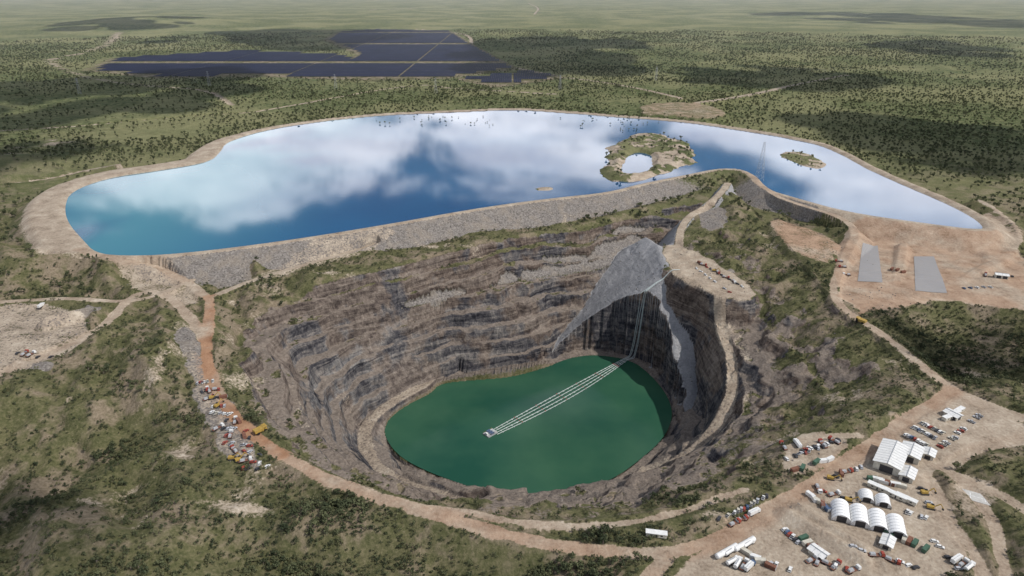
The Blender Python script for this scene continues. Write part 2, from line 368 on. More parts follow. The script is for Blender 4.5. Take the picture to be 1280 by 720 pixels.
def terrain_mat(name):
    m=N(name);geo=m.a('ShaderNodeNewGeometry');pos=geo.outputs['Position']
    A=m.a('ShaderNodeAttribute',attribute_name='mA');B=m.a('ShaderNodeAttribute',attribute_name='mB')
    sa=m.a('ShaderNodeSeparateColor',{0:A.outputs['Color']}).outputs;sb=m.a('ShaderNodeSeparateColor',{0:B.outputs['Color']}).outputs
    n2=m.noise(pos,.06,5,.62);n3=m.noise(pos,.45,5,.65);n4=m.noise(pos,.02,4,.6)
    nz=m.a('ShaderNodeSeparateXYZ',{0:geo.outputs['Normal']}).outputs[2]
    g=m.ramp(n2,[(.30,(.048,.055,.024)),(.45,(.092,.093,.042)),(.56,(.142,.130,.069)),(.70,(.22,.182,.12))])
    g2=m.ramp(n3,[(.32,(.030,.038,.016)),(.5,(.098,.098,.047)),(.7,(.22,.188,.115))])
    g=m.mix(.5,g,g2)
    dry=m.ramp(n3,[(.3,(.13,.105,.07)),(.6,(.25,.20,.145))])
    g=m.mix(m.math('MULTIPLY',m.sst(m.math('ADD',n4,m.math('MULTIPLY',m.math('SUBTRACT',n2,.5),.6)),.47,.64),.9),g,dry)
    fs=m.noise(pos,.05,7,.8);fl=m.noise(pos,.0022,5,.6)
    ff=m.ramp(fs,[(.36,(.050,.068,.028)),(.5,(.13,.152,.068)),(.62,(.23,.23,.115)),(.75,(.32,.285,.17))])
    fo=m.mix(m.sst(fl,.42,.60),ff,m.mix(.6,ff,(.30,.285,.15)))
    g=m.mix(sb[2],g,fo)
    dn_=m.math('ADD',m.math('MULTIPLY',n2,.55),m.math('MULTIPLY',n3,.45))
    d=m.ramp(dn_,[(.33,(.18,.14,.10)),(.45,(.31,.25,.19)),(.56,(.40,.335,.26)),(.68,(.51,.445,.36))])
    rd=m.ramp(n2,[(.3,(.24,.12,.065)),(.7,(.42,.245,.145))])
    d=m.mix(m.math('MULTIPLY',sb[0],m.sst(n4,.30,.58)),d,rd)
    vo=m.a('ShaderNodeTexVoronoi',{'Vector':pos,'Scale':.7}).outputs['Color']
    vv=m.a('ShaderNodeSeparateColor',{0:vo}).outputs[0]
    vf=m.math('ADD',m.math('MULTIPLY',vv,.25),m.math('MULTIPLY',n3,.75))
    gr=m.ramp(vf,[(.3,(.10,.09,.083)),(.5,(.185,.168,.152)),(.7,(.29,.265,.24))])
    gr=m.mix(m.math('MULTIPLY',m.sst(n2,.45,.65),.5),gr,(.26,.22,.175))
    fg=m.ramp(m.math('ADD',m.math('MULTIPLY',n2,.5),m.math('MULTIPLY',n3,.5)),[(.3,(.19,.19,.195)),(.5,(.29,.29,.295)),(.7,(.40,.395,.39))])
    gr=m.mix(sb[1],gr,fg)
    # pit rock: strata bands + joints
    mp=m.a('ShaderNodeMapping',{'Vector':pos,'Scale':(.014,.014,.14),'Rotation':(.06,.04,0)}).outputs[0]
    st=m.noise(mp,1.0,6,.72,.9)
    mp2=m.a('ShaderNodeMapping',{'Vector':pos,'Scale':(.20,.20,.11)}).outputs[0]
    cr=m.noise(mp2,1.0,6,.74,.5)
    rv=m.math('ADD',m.math('MULTIPLY',st,.55),m.math('MULTIPLY',cr,.45))
    rk=m.ramp(rv,[(.40,(.020,.020,.025)),(.47,(.062,.060,.066)),(.53,(.125,.117,.115)),(.58,(.205,.185,.168)),(.67,(.34,.315,.28))])
    ochre=m.ramp(rv,[(.40,(.055,.040,.032)),(.5,(.155,.115,.088)),(.64,(.31,.245,.19))])
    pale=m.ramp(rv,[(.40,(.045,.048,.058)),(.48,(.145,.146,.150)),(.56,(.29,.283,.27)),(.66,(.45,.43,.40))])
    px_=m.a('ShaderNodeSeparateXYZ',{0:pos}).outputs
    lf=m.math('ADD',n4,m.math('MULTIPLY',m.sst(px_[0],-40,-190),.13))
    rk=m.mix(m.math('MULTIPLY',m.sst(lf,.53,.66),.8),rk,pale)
    tp=m.math('ADD',m.sst(n4,.36,.58),m.math('MULTIPLY',m.sst(px_[2],-80,-10),.5))
    rk=m.mix(m.math('MULTIPLY',m.sst(tp,.5,1.1),.75),rk,ochre)
    deb=m.ramp(n3,[(.3,(.13,.108,.09)),(.6,(.27,.225,.185))])
    rk=m.mix(m.math('MULTIPLY',m.sst(nz,.68,.86),.85),rk,deb)
    br=m.math('ADD',m.math('MULTIPLY',m.math('SUBTRACT',n3,.5),1.1),m.math('MULTIPLY',m.math('SUBTRACT',n2,.5),.5))
    def mk(x,lo=.38,hi=.62): return m.sst(m.math('ADD',x,br),lo,hi)
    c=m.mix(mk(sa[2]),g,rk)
    c=m.mix(mk(sa[1]),c,gr)
    c=m.mix(mk(sa[0],.32,.68),c,d)
    hgt=m.math('ADD',m.math('MULTIPLY',n3,1.2),m.math('MULTIPLY',m.math('MULTIPLY',rv,sa[2]),7.5))
    hgt=m.math('ADD',hgt,m.math('MULTIPLY',m.math('MULTIPLY',fs,sb[2]),14.0))
    bp=m.a('ShaderNodeBump',{'Height':hgt,'Strength':.8,'Distance':1.0}).outputs[0]
    return m.fin(c,.95,.08,bp)
TM=terrain_mat('terrain_surface')
# ------------------------------------------------------------------ terrain meshes
Vall=np.stack([X.ravel(),Y.ravel(),Z.ravel()],1).astype(np.float32)
cA=np.stack([dirt.ravel(),greyon.ravel(),rock.ravel(),np.ones(nx*ny)],1).astype(np.float32)
cB=np.stack([red.ravel(),fanc.ravel(),forest.ravel(),np.ones(nx*ny)],1).astype(np.float32)
jj,ii=np.meshgrid(np.arange(ny-1),np.arange(nx-1),indexing='ij')
v0=(jj*nx+ii).ravel();Q=np.stack([v0,v0+1,v0+nx+1,v0+nx],1)
def fm(A): return A[:-1,:-1].ravel()
cls=np.zeros(len(Q),int)
cls[fm(np.where(inR,1,0))==1]=2
cls[(fm(embm.astype(int))==1)|(fm(crest)>.5)]=3
cls[fm(roadm)>.6]=1
def mesh_np(name,V,Fq,mat,attrs={},smooth=True):
    me=bpy.data.meshes.new(name);n=len(V);k_=Fq.shape[1]
    me.vertices.add(n);me.vertices.foreach_set('co',np.ascontiguousarray(V,dtype=np.float32).ravel())
    me.loops.add(Fq.size);me.loops.foreach_set('vertex_index',Fq.astype(np.int32).ravel())
    me.polygons.add(len(Fq));me.polygons.foreach_set('loop_start',np.arange(0,Fq.size,k_,dtype=np.int32))
    me.update(calc_edges=True)
    if smooth: me.polygons.foreach_set('use_smooth',np.ones(len(Fq),bool))
    for nm,a in attrs.items():
        at=me.attributes.new(nm,'FLOAT_COLOR','POINT');at.data.foreach_set('color',a.ravel())
    if mat: me.materials.append(mat)
    ob=bpy.data.objects.new(name,me);sc.collection.objects.link(ob);return ob
for ci,nm in((0,'ground'),(1,'dirt_road'),(2,'open_pit_terrain'),(3,'dam_embankment')):
    q=Q[cls==ci];used=np.zeros(nx*ny,bool);used[q.ravel()]=True;u=np.flatnonzero(used);remap=np.cumsum(used)-1
    mesh_np(nm,Vall[u],remap[q],TM,{'mA':cA[u],'mB':cB[u]})
print('terrain',nx,ny,time.time()-T0)
# ------------------------------------------------------------------ water
def sheet(name,P,z,mat):
    me=bpy.data.meshes.new(name);me.from_pydata([(p[0],p[1],z) for p in P],[],[list(range(len(P)))]);me.update()
    if me.polygons[0].normal.z<0: me.flip_normals()
    me.materials.append(mat);o=bpy.data.objects.new(name,me);sc.collection.objects.link(o);return o
m=N('reservoir_water_mat');pos=m.a('ShaderNodeNewGeometry').outputs['Position']
w1=m.noise(pos,.0035,3,.5);w2=m.noise(pos,.25,3,.6)
yy=m.a('ShaderNodeSeparateXYZ',{0:pos}).outputs
turq=m.math('MULTIPLY',m.sst(yy[0],-200,-520),m.sst(w1,.33,.55))
col=m.mix(turq,m.ramp(w1,[(.35,(.006,.05,.14)),(.65,(.012,.09,.20))]),(.06,.22,.27))
bp=m.a('ShaderNodeBump',{'Height':w2,'Strength':.04,'Distance':.3}).outputs[0]
WM=m.fin(col,.04,.5,bp,IOR=1.9)
sheet('reservoir_water',RES,18,WM)
m=N('pit_lake_water_mat');pos=m.a('ShaderNodeNewGeometry').outputs['Position']
w1=m.noise(pos,.012,4,.5);w2=m.noise(pos,.35,3,.6)
col=m.ramp(w1,[(.35,(.014,.066,.042)),(.65,(.034,.100,.058))])
bp=m.a('ShaderNodeBump',{'Height':w2,'Strength':.12,'Distance':.3}).outputs[0]
sheet('pit_lake_water',LAKE,LZ,m.fin(col,.12,.5,bp,IOR=1.33))
# ------------------------------------------------------------------ simple materials
def simple(name,c,rough=.6,spec=.3,metal=0,var=.25,scale=.6):
    m=N(name);p=m.a('ShaderNodeNewGeometry').outputs['Position'];n=m.noise(p,scale,4,.6)
    col=m.ramp(n,[(.3,tuple(x*(1-var) for x in c)),(.7,tuple(min(1,x*(1+var*.4)) for x in c))])
    return m.fin(col,rough,spec,Metallic=metal)
WHITE=simple('white_sheet_metal',(.70,.70,.68),.45,var=.15);CREAM=simple('cream_paint',(.55,.52,.44),.5)
GLASS=simple('dark_glass',(.02,.025,.03),.1,.6);TYRE=simple('tyre_rubber',(.02,.02,.02),.9,.1)
STEEL=simple('galvanised_steel',(.38,.39,.40),.45,.4);RED=simple('red_paint',(.30,.06,.04),.5);BLUE=simple('blue_paint',(.08,.12,.20),.5)
YEL=simple('yellow_paint',(.38,.25,.06),.55);SILV=simple('silver_paint',(.45,.46,.48),.3,.5);RUST=simple('rusty_steel',(.20,.10,.07),.9,.1)
DARK=simple('dark_paint',(.05,.05,.055),.4);GREENP=simple('green_paint',(.06,.12,.08),.5);CANVAS=simple('white_canvas',(.80,.80,.79),.7,.1,var=.08)
CONC=simple('concrete',(.50,.49,.46),.85,.1,var=.2);PIPEM=simple('pale_poly_pipe',(.50,.55,.53),.5)
class MB:
    def __init__(s): s.v=[];s.f=[];s.mi=[];s.mats=[]
    def mid(s,m):
        if m not in s.mats: s.mats.append(m)
        return s.mats.index(m)
    def add(s,vs,fs,m):
        b=len(s.v);s.v+=vs;k_=s.mid(m)
        for f_ in fs: s.f.append([b+i for i in f_]);s.mi.append(k_)
    def box(s,cx,cy,cz,lx,ly,lz,m,tx=1,ty=1):
        a,b=lx/2,ly/2
        vs=[(cx-a,cy-b,cz),(cx+a,cy-b,cz),(cx+a,cy+b,cz),(cx-a,cy+b,cz)]+[(cx-a*tx,cy-b*ty,cz+lz),(cx+a*tx,cy-b*ty,cz+lz),(cx+a*tx,cy+b*ty,cz+lz),(cx-a*tx,cy+b*ty,cz+lz)]
        s.add(vs,[(3,2,1,0),(4,5,6,7),(0,1,5,4),(1,2,6,5),(2,3,7,6),(3,0,4,7)],m)
    def prof(s,pts,y0,y1,m):
        n=len(pts);vs=[(p[0],y0,p[1]) for p in pts]+[(p[0],y1,p[1]) for p in pts]
        s.add(vs,[tuple(range(n)),tuple(range(2*n-1,n-1,-1))]+[(i,i+n,(i+1)%n+n,(i+1)%n) for i in range(n)],m)
    def tube(s,a,b,r,m,n=6,r2=None):
        a=Vector(a);b=Vector(b);d=(b-a).normalized();u=d.orthogonal().normalized();w_=d.cross(u);r2=r if r2 is None else r2
        vs=[tuple(a+(u*math.cos(2*math.pi*i/n)+w_*math.sin(2*math.pi*i/n))*r) for i in range(n)]+[tuple(b+(u*math.cos(2*math.pi*i/n)+w_*math.sin(2*math.pi*i/n))*r2) for i in range(n)]
        s.add(vs,[(i,(i+1)%n,(i+1)%n+n,i+n) for i in range(n)]+[tuple(range(n-1,-1,-1)),tuple(range(n,2*n))],m)
    def mesh(s,name):
        me=bpy.data.meshes.new(name);me.from_pydata(s.v,[],s.f)
        for m_ in s.mats: me.materials.append(m_)
        me.polygons.foreach_set('material_index',s.mi);me.update();return me
def put(name,me,u=None,v=None,rot=0,z=0,scale=1,xy=None,zabs=None):
    x,y=xy if xy else G(u,v,z)
    o=bpy.data.objects.new(name,me);sc.collection.objects.link(o)
    o.location=(x,y,hz(x,y) if zabs is None else zabs);o.rotation_euler=(0,0,rot);o.scale=(scale,)*3;return o
def wheels(b,xsn,yw,r,wd=.3):
    for x in xsn:
        for sgn in(-1,1): b.tube((x,sgn*yw-wd/2*sgn,r),(x,sgn*yw+wd/2*sgn,r),r,TYRE,10)
def car(p):
    b=MB();b.prof([(-2.3,.35),(2.3,.35),(2.35,.8),(1.2,1.05),(-2.2,1.1),(-2.35,.8)],-.9,.9,p)
    b.prof([(-2.1,1.08),(1.15,1.04),(.45,1.62),(-1.8,1.66)],-.8,.8,GLASS);b.box(-.7,0,1.63,2.3,1.5,.08,p);wheels(b,(-1.45,1.45),.82,.36);return b.mesh('car_mesh')
def pickup(p):
    b=MB();b.prof([(-2.6,.45),(2.6,.45),(2.65,.95),(1.4,1.15),(-.4,1.15),(-2.65,1.15)],-.92,.92,p)
    b.prof([(-.45,1.14),(1.35,1.13),(.7,1.75),(-.35,1.78)],-.82,.82,GLASS);b.box(.15,0,1.76,1.1,1.6,.08,p);b.box(-1.6,0,1.155,1.9,1.6,.02,DARK);b.box(-1.6,0,1.17,.12,1.7,.5,STEEL)
    wheels(b,(-1.6,1.6),.85,.42);return b.mesh('pickup_mesh')
def truck(p,kind):
    b=MB();b.box(0,0,.7,9,2.2,.3,DARK);b.prof([(2.6,.8),(4.6,.8),(4.6,1.9),(4.2,3.0),(2.6,3.1)],-1.2,1.2,p);b.prof([(4.3,1.95),(4.64,1.9),(4.24,2.85),(4.1,2.85)],-1.05,1.05,GLASS)
    if kind=='tank': b.tube((-4.4,0,2.2),(2.2,0,2.2),1.25,WHITE,14);b.box(-1.1,0,3.4,5,.5,.15,STEEL)
    elif kind=='box': b.box(-1.1,0,1.05,6.8,2.4,2.5,WHITE);b.box(-1.1,0,3.56,6.9,.2,.05,STEEL)
    else: b.box(-1.1,0,1.05,6.8,2.45,.25,RUST);b.box(-2,0,1.3,3.4,2,1.2,STEEL,.8,.8);b.box(2.1,0,1.3,.15,2.4,1.2,STEEL)
    wheels(b,(-3.4,-2.2,3.4),1.05,.52,.4);return b.mesh('truck_mesh')
def dumper():
    b=MB();b.box(0,0,1.2,8.5,3,.7,YEL);b.prof([(-5,2.2),(-4.6,1.9),(1.6,2.4),(2.4,4.4),(4.6,4.6),(4.6,4.8),(1.9,4.8),(1.2,4.2),(-4.9,3.9)],-2.3,2.3,YEL);b.box(3.4,.9,2,1.6,1.5,1.8,GLASS);b.box(3.6,-.3,1.9,1.7,3,1,YEL)
    wheels(b,(-2.6,3),1.8,1.15,1);return b.mesh('dump_truck_mesh')
def excavator():
    b=MB();b.box(0,1.3,0,4.4,.7,1,DARK);b.box(0,-1.3,0,4.4,.7,1,DARK);b.box(-.5,0,1.1,4,2.8,1.4,YEL,.95,.95);b.box(.9,.8,1.2,1.5,1.1,1.9,GLASS,.85,.9)
    b.tube((1.2,-.3,2),(4.5,-.3,5),.35,YEL,6);b.tube((4.5,-.3,5),(6.5,-.3,2),.28,YEL,6);b.box(6.4,-.3,1,1.1,1.2,1.2,DARK,.6,1);return b.mesh('excavator_mesh')
def container(p,L=6.1):
    b=MB();b.box(0,0,.15,L,2.44,2.5,p)
    for i in range(int(L/.55)): 
        x=-L/2+.3+i*.55;b.box(x,1.24,.25,.22,.05,2.3,p);b.box(x,-1.24,.25,.22,.05,2.3,p)
    b.box(L/2+.03,0,.2,.05,2.3,2.35,STEEL);b.box(0,0,0,L*.98,2.3,.15,DARK);b.box(0,1.1,2.65,L,.15,.06,p);b.box(0,-1.1,2.65,L,.15,.06,p);return b.mesh('container_mesh')
def portable():
    b=MB();b.box(0,0,.5,12,3.2,2.6,CREAM);b.prof([(-6.3,3.1),(6.3,3.1),(6.3,3.3),(-6.3,3.3)],-1.9,1.9,WHITE);b.box(-3,-1.62,1.4,1.3,.06,.9,GLASS);b.box(3,-1.62,1.4,1.3,.06,.9,GLASS);b.box(0,-1.62,.5,.9,.06,2,DARK)
    for x in(-5,0,5):
        for y in(-1.2,1.2): b.box(x,y,0,.3,.3,.5,CONC)
    return b.mesh('portable_office_mesh')
CARS=[car(p) for p in(WHITE,WHITE,SILV,DARK,RED,BLUE)]+[pickup(p) for p in(WHITE,WHITE,SILV,CREAM)]
TRK=[truck(WHITE,'box'),truck(WHITE,'tank'),truck(RED,'flat'),truck(WHITE,'flat'),truck(BLUE,'box')]
DUMP=dumper();EXC=excavator();CONT=[container(p) for p in(WHITE,BLUE,RUST,GREENP,CREAM,WHITE,RUST)];PORT=portable()
def row(u0,v0,u1,v1,n,kind,rot=None,jit=.15,skip=.15,z=0):
    a=G(u0,v0,z);b=G(u1,v1,z);th=math.atan2(b[1]-a[1],b[0]-a[0])
    for i in range(n):
        if random.random()<skip: continue
        t_=(i+.5)/n;x=a[0]+(b[0]-a[0])*t_+random.uniform(-.4,.4);y=a[1]+(b[1]-a[1])*t_+random.uniform(-.4,.4)
        r=(th+math.pi/2 if rot is None else th+rot)+random.gauss(0,jit)
        if kind=='car': me=random.choice(CARS);nm='parked_pickup' if me in CARS[6:] else 'parked_car'
        elif kind=='truck': me=random.choice(TRK);nm='parked_truck'
        elif kind=='cont': me=random.choice(CONT);nm='shipping_container'
        elif kind=='port': me=PORT;nm='portable_office'
        else:
            me,nm=random.choice([(TRK[2],'parked_truck'),(TRK[3],'parked_truck'),(CONT[2],'shipping_container'),(EXC,'excavator'),(CARS[4],'parked_car'),(CARS[0],'parked_car'),(CARS[3],'parked_car'),(CARS[3],'parked_car'),(CARS[2],'parked_car')])
        put(nm,me,xy=(x,y),rot=r)
row(1140,536,1172,552,10,'car');row(1150,530,1180,545,8,'car');row(1172,562,1195,548,6,'car')
row(1195,545,1225,520,9,'car');row(1183,527,1200,515,3,'port',0);row(1130,545,1160,560,8,'car')
row(895,655,960,622,16,'car',.5);row(905,662,962,632,7,'truck',0,.2,.3)
row(975,560,1000,556,3,'truck');row(1000,566,1050,552,10,'mix',1.2,.5);row(990,590,1040,575,6,'cont',0,.3)
row(980,575,1030,560,9,'car',1,.6);row(1035,600,1080,585,7,'mix',.5,.5)
row(972,655,1000,680,8,'car');row(1000,672,1030,700,5,'cont',1.3,.2);row(905,700,940,712,5,'truck',1.2)
row(1010,620,1035,640,5,'cont',0,.4);row(1150,610,1165,640,5,'mix');row(1085,600,1130,612,6,'cont',.1,.2)
row(1105,665,1160,690,8,'cont',1.5,.3,.3);row(1130,640,1160,650,5,'car');row(1010,700,1070,716,8,'mix',1,.5);row(1165,675,1200,716,6,'car',1.2)
row(930,690,965,712,6,'cont',.3,.3);row(1190,700,1215,716,3,'truck');row(1020,612,1070,630,8,'mix',.2,.6)
row(1090,610,1150,636,5,'port',.0,.05,.2);row(1060,690,1150,712,9,'mix',.5,.6);row(940,700,1000,716,7,'car',1,.5)
for k_ in range(6): row(246+k_*8,478+k_*19,268+k_*14,475+k_*21,6,'mix' if k_%2 else 'car',.8,.5,.15,1);row(250+k_*10,488+k_*19,275+k_*13,486+k_*20,6,'mix',1.8,.6,.35,1)
row(20,448,70,452,6,'mix');row(872,328,930,360,12,'mix',.4,.5,.1,-11);row(868,334,915,368,8,'car',.4,.6,.1,-11);row(1060,350,1045,330,3,'truck')
row(1215,345,1270,350,5,'mix');row(20,390,60,386,3,'truck');row(815,672,845,684,3,'port',.2);row(1110,338,1132,345,3,'cont');row(1200,362,1250,360,6,'car')
put('water_truck',TRK[1],935,682,.6);put('water_truck',TRK[1],912,692,.6);put('dump_truck',DUMP,326,540,.8);put('dump_truck',DUMP,1075,405,2.3)
def htank():
    b=MB();b.tube((-8,0,2),(8,0,2),1.7,WHITE,16);b.tube((-8.5,0,2),(-8,0,2),1.1,WHITE,16,1.7);b.tube((8,0,2),(8.5,0,2),1.7,WHITE,16,1.1)
    for x in(-5,0,5): b.box(x,0,0,.6,2.6,.9,CONC)
    return b.mesh('tank_mesh')
HT=htank();put('fuel_tank',HT,930,683,.55);put('fuel_tank',HT,908,692,.55)
def dome(w,L,h):
    b=MB();n=14;arc=[(math.cos(math.pi*i/n)*w/2,math.sin(math.pi*i/n)*h) for i in range(n+1)]
    seg=6
    for s_ in range(seg):
        y0=-L/2+L*s_/seg;y1=y0+L/seg
        ym=(y0+y1)/2
        for i in range(n):
            p,q=arc[i],arc[i+1];k1=.985
            b.add([(p[0],y0,p[1]),(q[0],y0,q[1]),(q[0]*k1,ym,q[1]*k1),(p[0]*k1,ym,p[1]*k1),(q[0],y1,q[1]),(p[0],y1,p[1])],[(0,1,2,3),(3,2,4,5)],CANVAS)
        for i in range(0,n): b.tube((arc[i][0]*1.005,y0,arc[i][1]*1.005),(arc[i+1][0]*1.005,y0,arc[i+1][1]*1.005),.1,STEEL,4)
    b.add([(p[0],L/2-.1,p[1]) for p in arc],[tuple(range(n+1))],CANVAS)
    b.add([(p[0]*.97,-L/2+1.2,p[1]*.97) for p in arc],[tuple(range(n+1))],CANVAS)
    b.box(0,-L/2+1.15,0,w*.5,.1,h*.7,DARK)
    return b.mesh('arched_shelter_mesh')
DM=dome(11,16,6)
for(u,v) in((1050,644),(1073,650),(1096,656),(1119,663)): put('arched_shelter',DM,u,v,-.35)
DS=dome(9,9,4.6)
for(u,v) in((1082,624),(1103,630)): put('arched_shelter',DS,u,v,-.35)
def shed(L,W,eh,rh):
    b=MB()
    b.add([(-W/2,-L/2,0),(W/2,-L/2,0),(W/2,L/2,0),(-W/2,L/2,0),(-W/2,-L/2,eh),(W/2,-L/2,eh),(W/2,L/2,eh),(-W/2,L/2,eh),(0,-L/2,rh),(0,L/2,rh)],
          [(0,1,5,8,4),(1,2,6,5),(2,3,7,9,6),(3,0,4,7)],CREAM)
    ov=.8;sl_=(rh-eh)/(W/2)
    for sg in(-1,1):
        b.add([(0,-L/2-ov,rh+.1),(sg*(W/2+ov),-L/2-ov,eh+.1-ov*sl_),(sg*(W/2+ov),L/2+ov,eh+.1-ov*sl_),(0,L/2+ov,rh+.1)],[(0,1,2,3) if sg<0 else (3,2,1,0)],WHITE)
        n=int(L/3)
        for i in range(n+1):
            y=-L/2-ov+i*(L+2*ov)/n;b.tube((0,y,rh+.15),(sg*(W/2+ov),y,eh+.15-ov*sl_),.09,STEEL,4)
    b.tube((0,-L/2-ov,rh+.2),(0,L/2+ov,rh+.2),.3,STEEL,6)
    for i in range(int(L/6)):
        y=-L/2+3+i*6;b.box(-W/2-.03,y,0,.06,4.2,eh*.8,DARK);b.box(W/2+.03,y,eh*.5,.06,2,1.1,GLASS)
    b.box(0,-L/2-.03,0,W*.5,.06,eh*.85,DARK);return b.mesh('shed_mesh')
ra=math.radians(-38)
put('maintenance_shed',shed(30,16,6,7.6),1112,578,rot=ra)
put('workshop_building',shed(16,12,5,6.2),1137,572,rot=ra)
put('storage_shed',shed(12,8,4,5),1133,598,rot=ra)
put('storage_shed',shed(9,7,3.5,4.4),1160,570,rot=ra);put('storage_shed',shed(10,7,3.5,4.4),1190,522,rot=.5)
put('storage_shed',shed(9,6,3.2,4),1108,682,rot=ra);put('storage_shed',shed(9,6,3.2,4),1022,694,rot=.6);put('storage_shed',shed(12,7,4,5),1250,350,rot=1.2)
b=MB();b.box(0,0,0,17,10,.25,CONC);b.box(0,0,.26,13,.4,.01,WHITE);b.box(-4,0,.26,.5,6,.01,WHITE);b.box(4,0,.26,.5,6,.01,WHITE)
for x in(-7,7):
    for y in(-4,4): b.tube((x,y,.2),(x,y,1.2),.1,STEEL)
put('concrete_pad',b.mesh('pad_mesh'),1222,622,-.5)
# ------------------------------------------------------------------ spillway liners
m=N('ribbed_liner');p=m.a('ShaderNodeNewGeometry').outputs['Position']
wv=m.a('ShaderNodeTexWave',{'Vector':p,'Scale':.13,'Distortion':1.2,'Detail':2.0},bands_direction='Y').outputs['Fac'];wn_=m.noise(p,.3,4)
LIN=m.fin(m.mix(m.math('MULTIPLY',wn_,.6),m.ramp(wv,[(.2,(.15,.16,.18)),(.5,(.27,.28,.30)),(.9,(.36,.36,.36))]),(.3,.26,.22)),.8,.2)
def drape(name,c4,mat,z=0,lift=.35,n=24,m_=24):
    P=[G(q[0],q[1],q[2]) for q in c4];vs=[];fs=[]
    for i in range(n+1):
        for j in range(m_+1):
            s_,t_=i/n,j/m_
            wts=[(1-s_)*(1-t_),s_*(1-t_),s_*t_,(1-s_)*t_]
            x=sum(w_*q[0] for w_,q in zip(wts,P));y=sum(w_*q[1] for w_,q in zip(wts,P))
            vs.append((x,y,hz(x,y)+lift))
    for i in range(n):
        for j in range(m_):
            a=i*(m_+1)+j;fs.append((a,a+m_+1,a+m_+2,a+1))
    me=bpy.data.meshes.new(name);me.from_pydata(vs,[],fs);me.materials.append(mat)
    o=bpy.data.objects.new(name,me);sc.collection.objects.link(o)
drape('spillway_liner',[(1078,306,6),(1098,303,6),(1103,354,1),(1072,352,1)],LIN)
drape('spillway_liner',[(1143,318,4),(1168,318,4),(1184,366,1),(1144,364,1)],LIN)
# ------------------------------------------------------------------ solar farm
m=N('solar_panel_mat');p=m.a('ShaderNodeNewGeometry').outputs['Position'];n=m.noise(p,.01,4)
PM=m.fin(m.ramp(n,[(.3,(.005,.008,.024)),(.7,(.012,.016,.042))]),.6,.1)
vs=[];fs=[]
def pin(x,y,P):
    r=False
    for i in range(len(P)):
        a=P[i];b=P[(i+1)%len(P)]
        if (a[1]>y)!=(b[1]>y) and x<(b[0]-a[0])*(y-a[1])/(b[1]-a[1])+a[0]: r=not r
    return r
for k_,P in enumerate(SOLW):
    x0=min(q[0] for q in P);x1=max(q[0] for q in P);y0=min(q[1] for q in P);y1=max(q[1] for q in P)
    x=x0
    while x<x1:
        y=y0
        while y<y1:
            if pin(x,y,P) and int(x//8)%52!=0 and int(y//90)%11!=0:
                z=-6+1.6;w_=2.7;h_=.55
                b=len(vs);vs+=[(x-w_,y,z+h_),(x+w_,y,z-h_),(x+w_,y+87,z-h_),(x-w_,y+87,z+h_)];fs.append((b,b+1,b+2,b+3))
                b=len(vs);vs+=[(x-.1,y+5,-6.5),(x+.1,y+5,-6.5),(x+.1,y+5,z),(x-.1,y+5,z)];fs.append((b,b+1,b+2,b+3))
            y+=90
        x+=6.6
me=bpy.data.meshes.new('solar_farm');me.from_pydata(vs,[],fs);me.materials.append(PM)
sc.collection.objects.link(bpy.data.objects.new('solar_farm',me))
# ------------------------------------------------------------------ pipelines & pump barge
def world(u,v,z): x,y=G(u,v,z);return np.array((x,y,z))
b=MB()
A0=world(618,541,LZ);A1=world(783,449,LZ)
dirv=(A1-A0)/np.linalg.norm(A1-A0);per=np.array((-dirv[1],dirv[0],0))
offs=[-4.5,-1.6,1.6,4.5]
for k_,o in enumerate(offs):
    prev=None;n=60
    for i in range(n+1):
        t_=i/n;q=A0+(A1-A0)*t_+per*o*(1-.45*t_)+per*math.sin(t_*math.pi)*(o*.9-3)+np.array((0,0,.5))
        if prev is not None:
            b.tube(prev,q,.36,PIPEM,6)
            if i%2==0: b.tube(q-per*.8+np.array((0,0,-.3)),q+per*.8+np.array((0,0,-.3)),.5,WHITE if k_%2 else STEEL,6)
            if i%9==0: b.box(q[0],q[1],q[2]+.3,1.1,1.1,.7,RED)
        prev=q
    e=[prev];top=G(846,338,-11)
    for i in range(1,31):
        t_=i/30;x=prev[0]+(top[0]+o*.8-prev[0])*t_;y=prev[1]+(top[1]-prev[1])*t_
        z=float(samp(Z,x,y)[0])+1.0;e.append(np.array((x,y,z)))
    for _ in range(3):
        zz_=[q[2] for q in e]
        for i in range(1,len(e)-1): e[i][2]=max(zz_[i],(zz_[i-1]+zz_[i+1])/2)
    for i in range(len(e)-1): b.tube(e[i],e[i+1],.36,PIPEM,6)
me=b.mesh('pipe_mesh');o=bpy.data.objects.new('floating_pipeline',me);sc.collection.objects.link(o)
b=MB();b.box(0,0,-.4,13,9,1.2,STEEL)
for y in(-3.2,0,3.2): b.box(0,y,.8,5,1.6,1.6,BLUE,.9,.9);b.tube((2.5,y,1.4),(6.4,y,.6),.4,PIPEM)
for y in(-4.2,4.2):
    for x in(-6,-3,0,3,6): b.tube((x,y,.8),(x,y,1.9),.07,YEL,4)
    b.tube((-6,y,1.9),(6,y,1.9),.07,YEL,4)
b.box(-5,0,.8,2,3,2.2,WHITE)
x,y=G(613,542,LZ);put('pump_pontoon',b.mesh('pontoon'),xy=(x,y),zabs=LZ+.4,rot=math.atan2(dirv[1],dirv[0]))
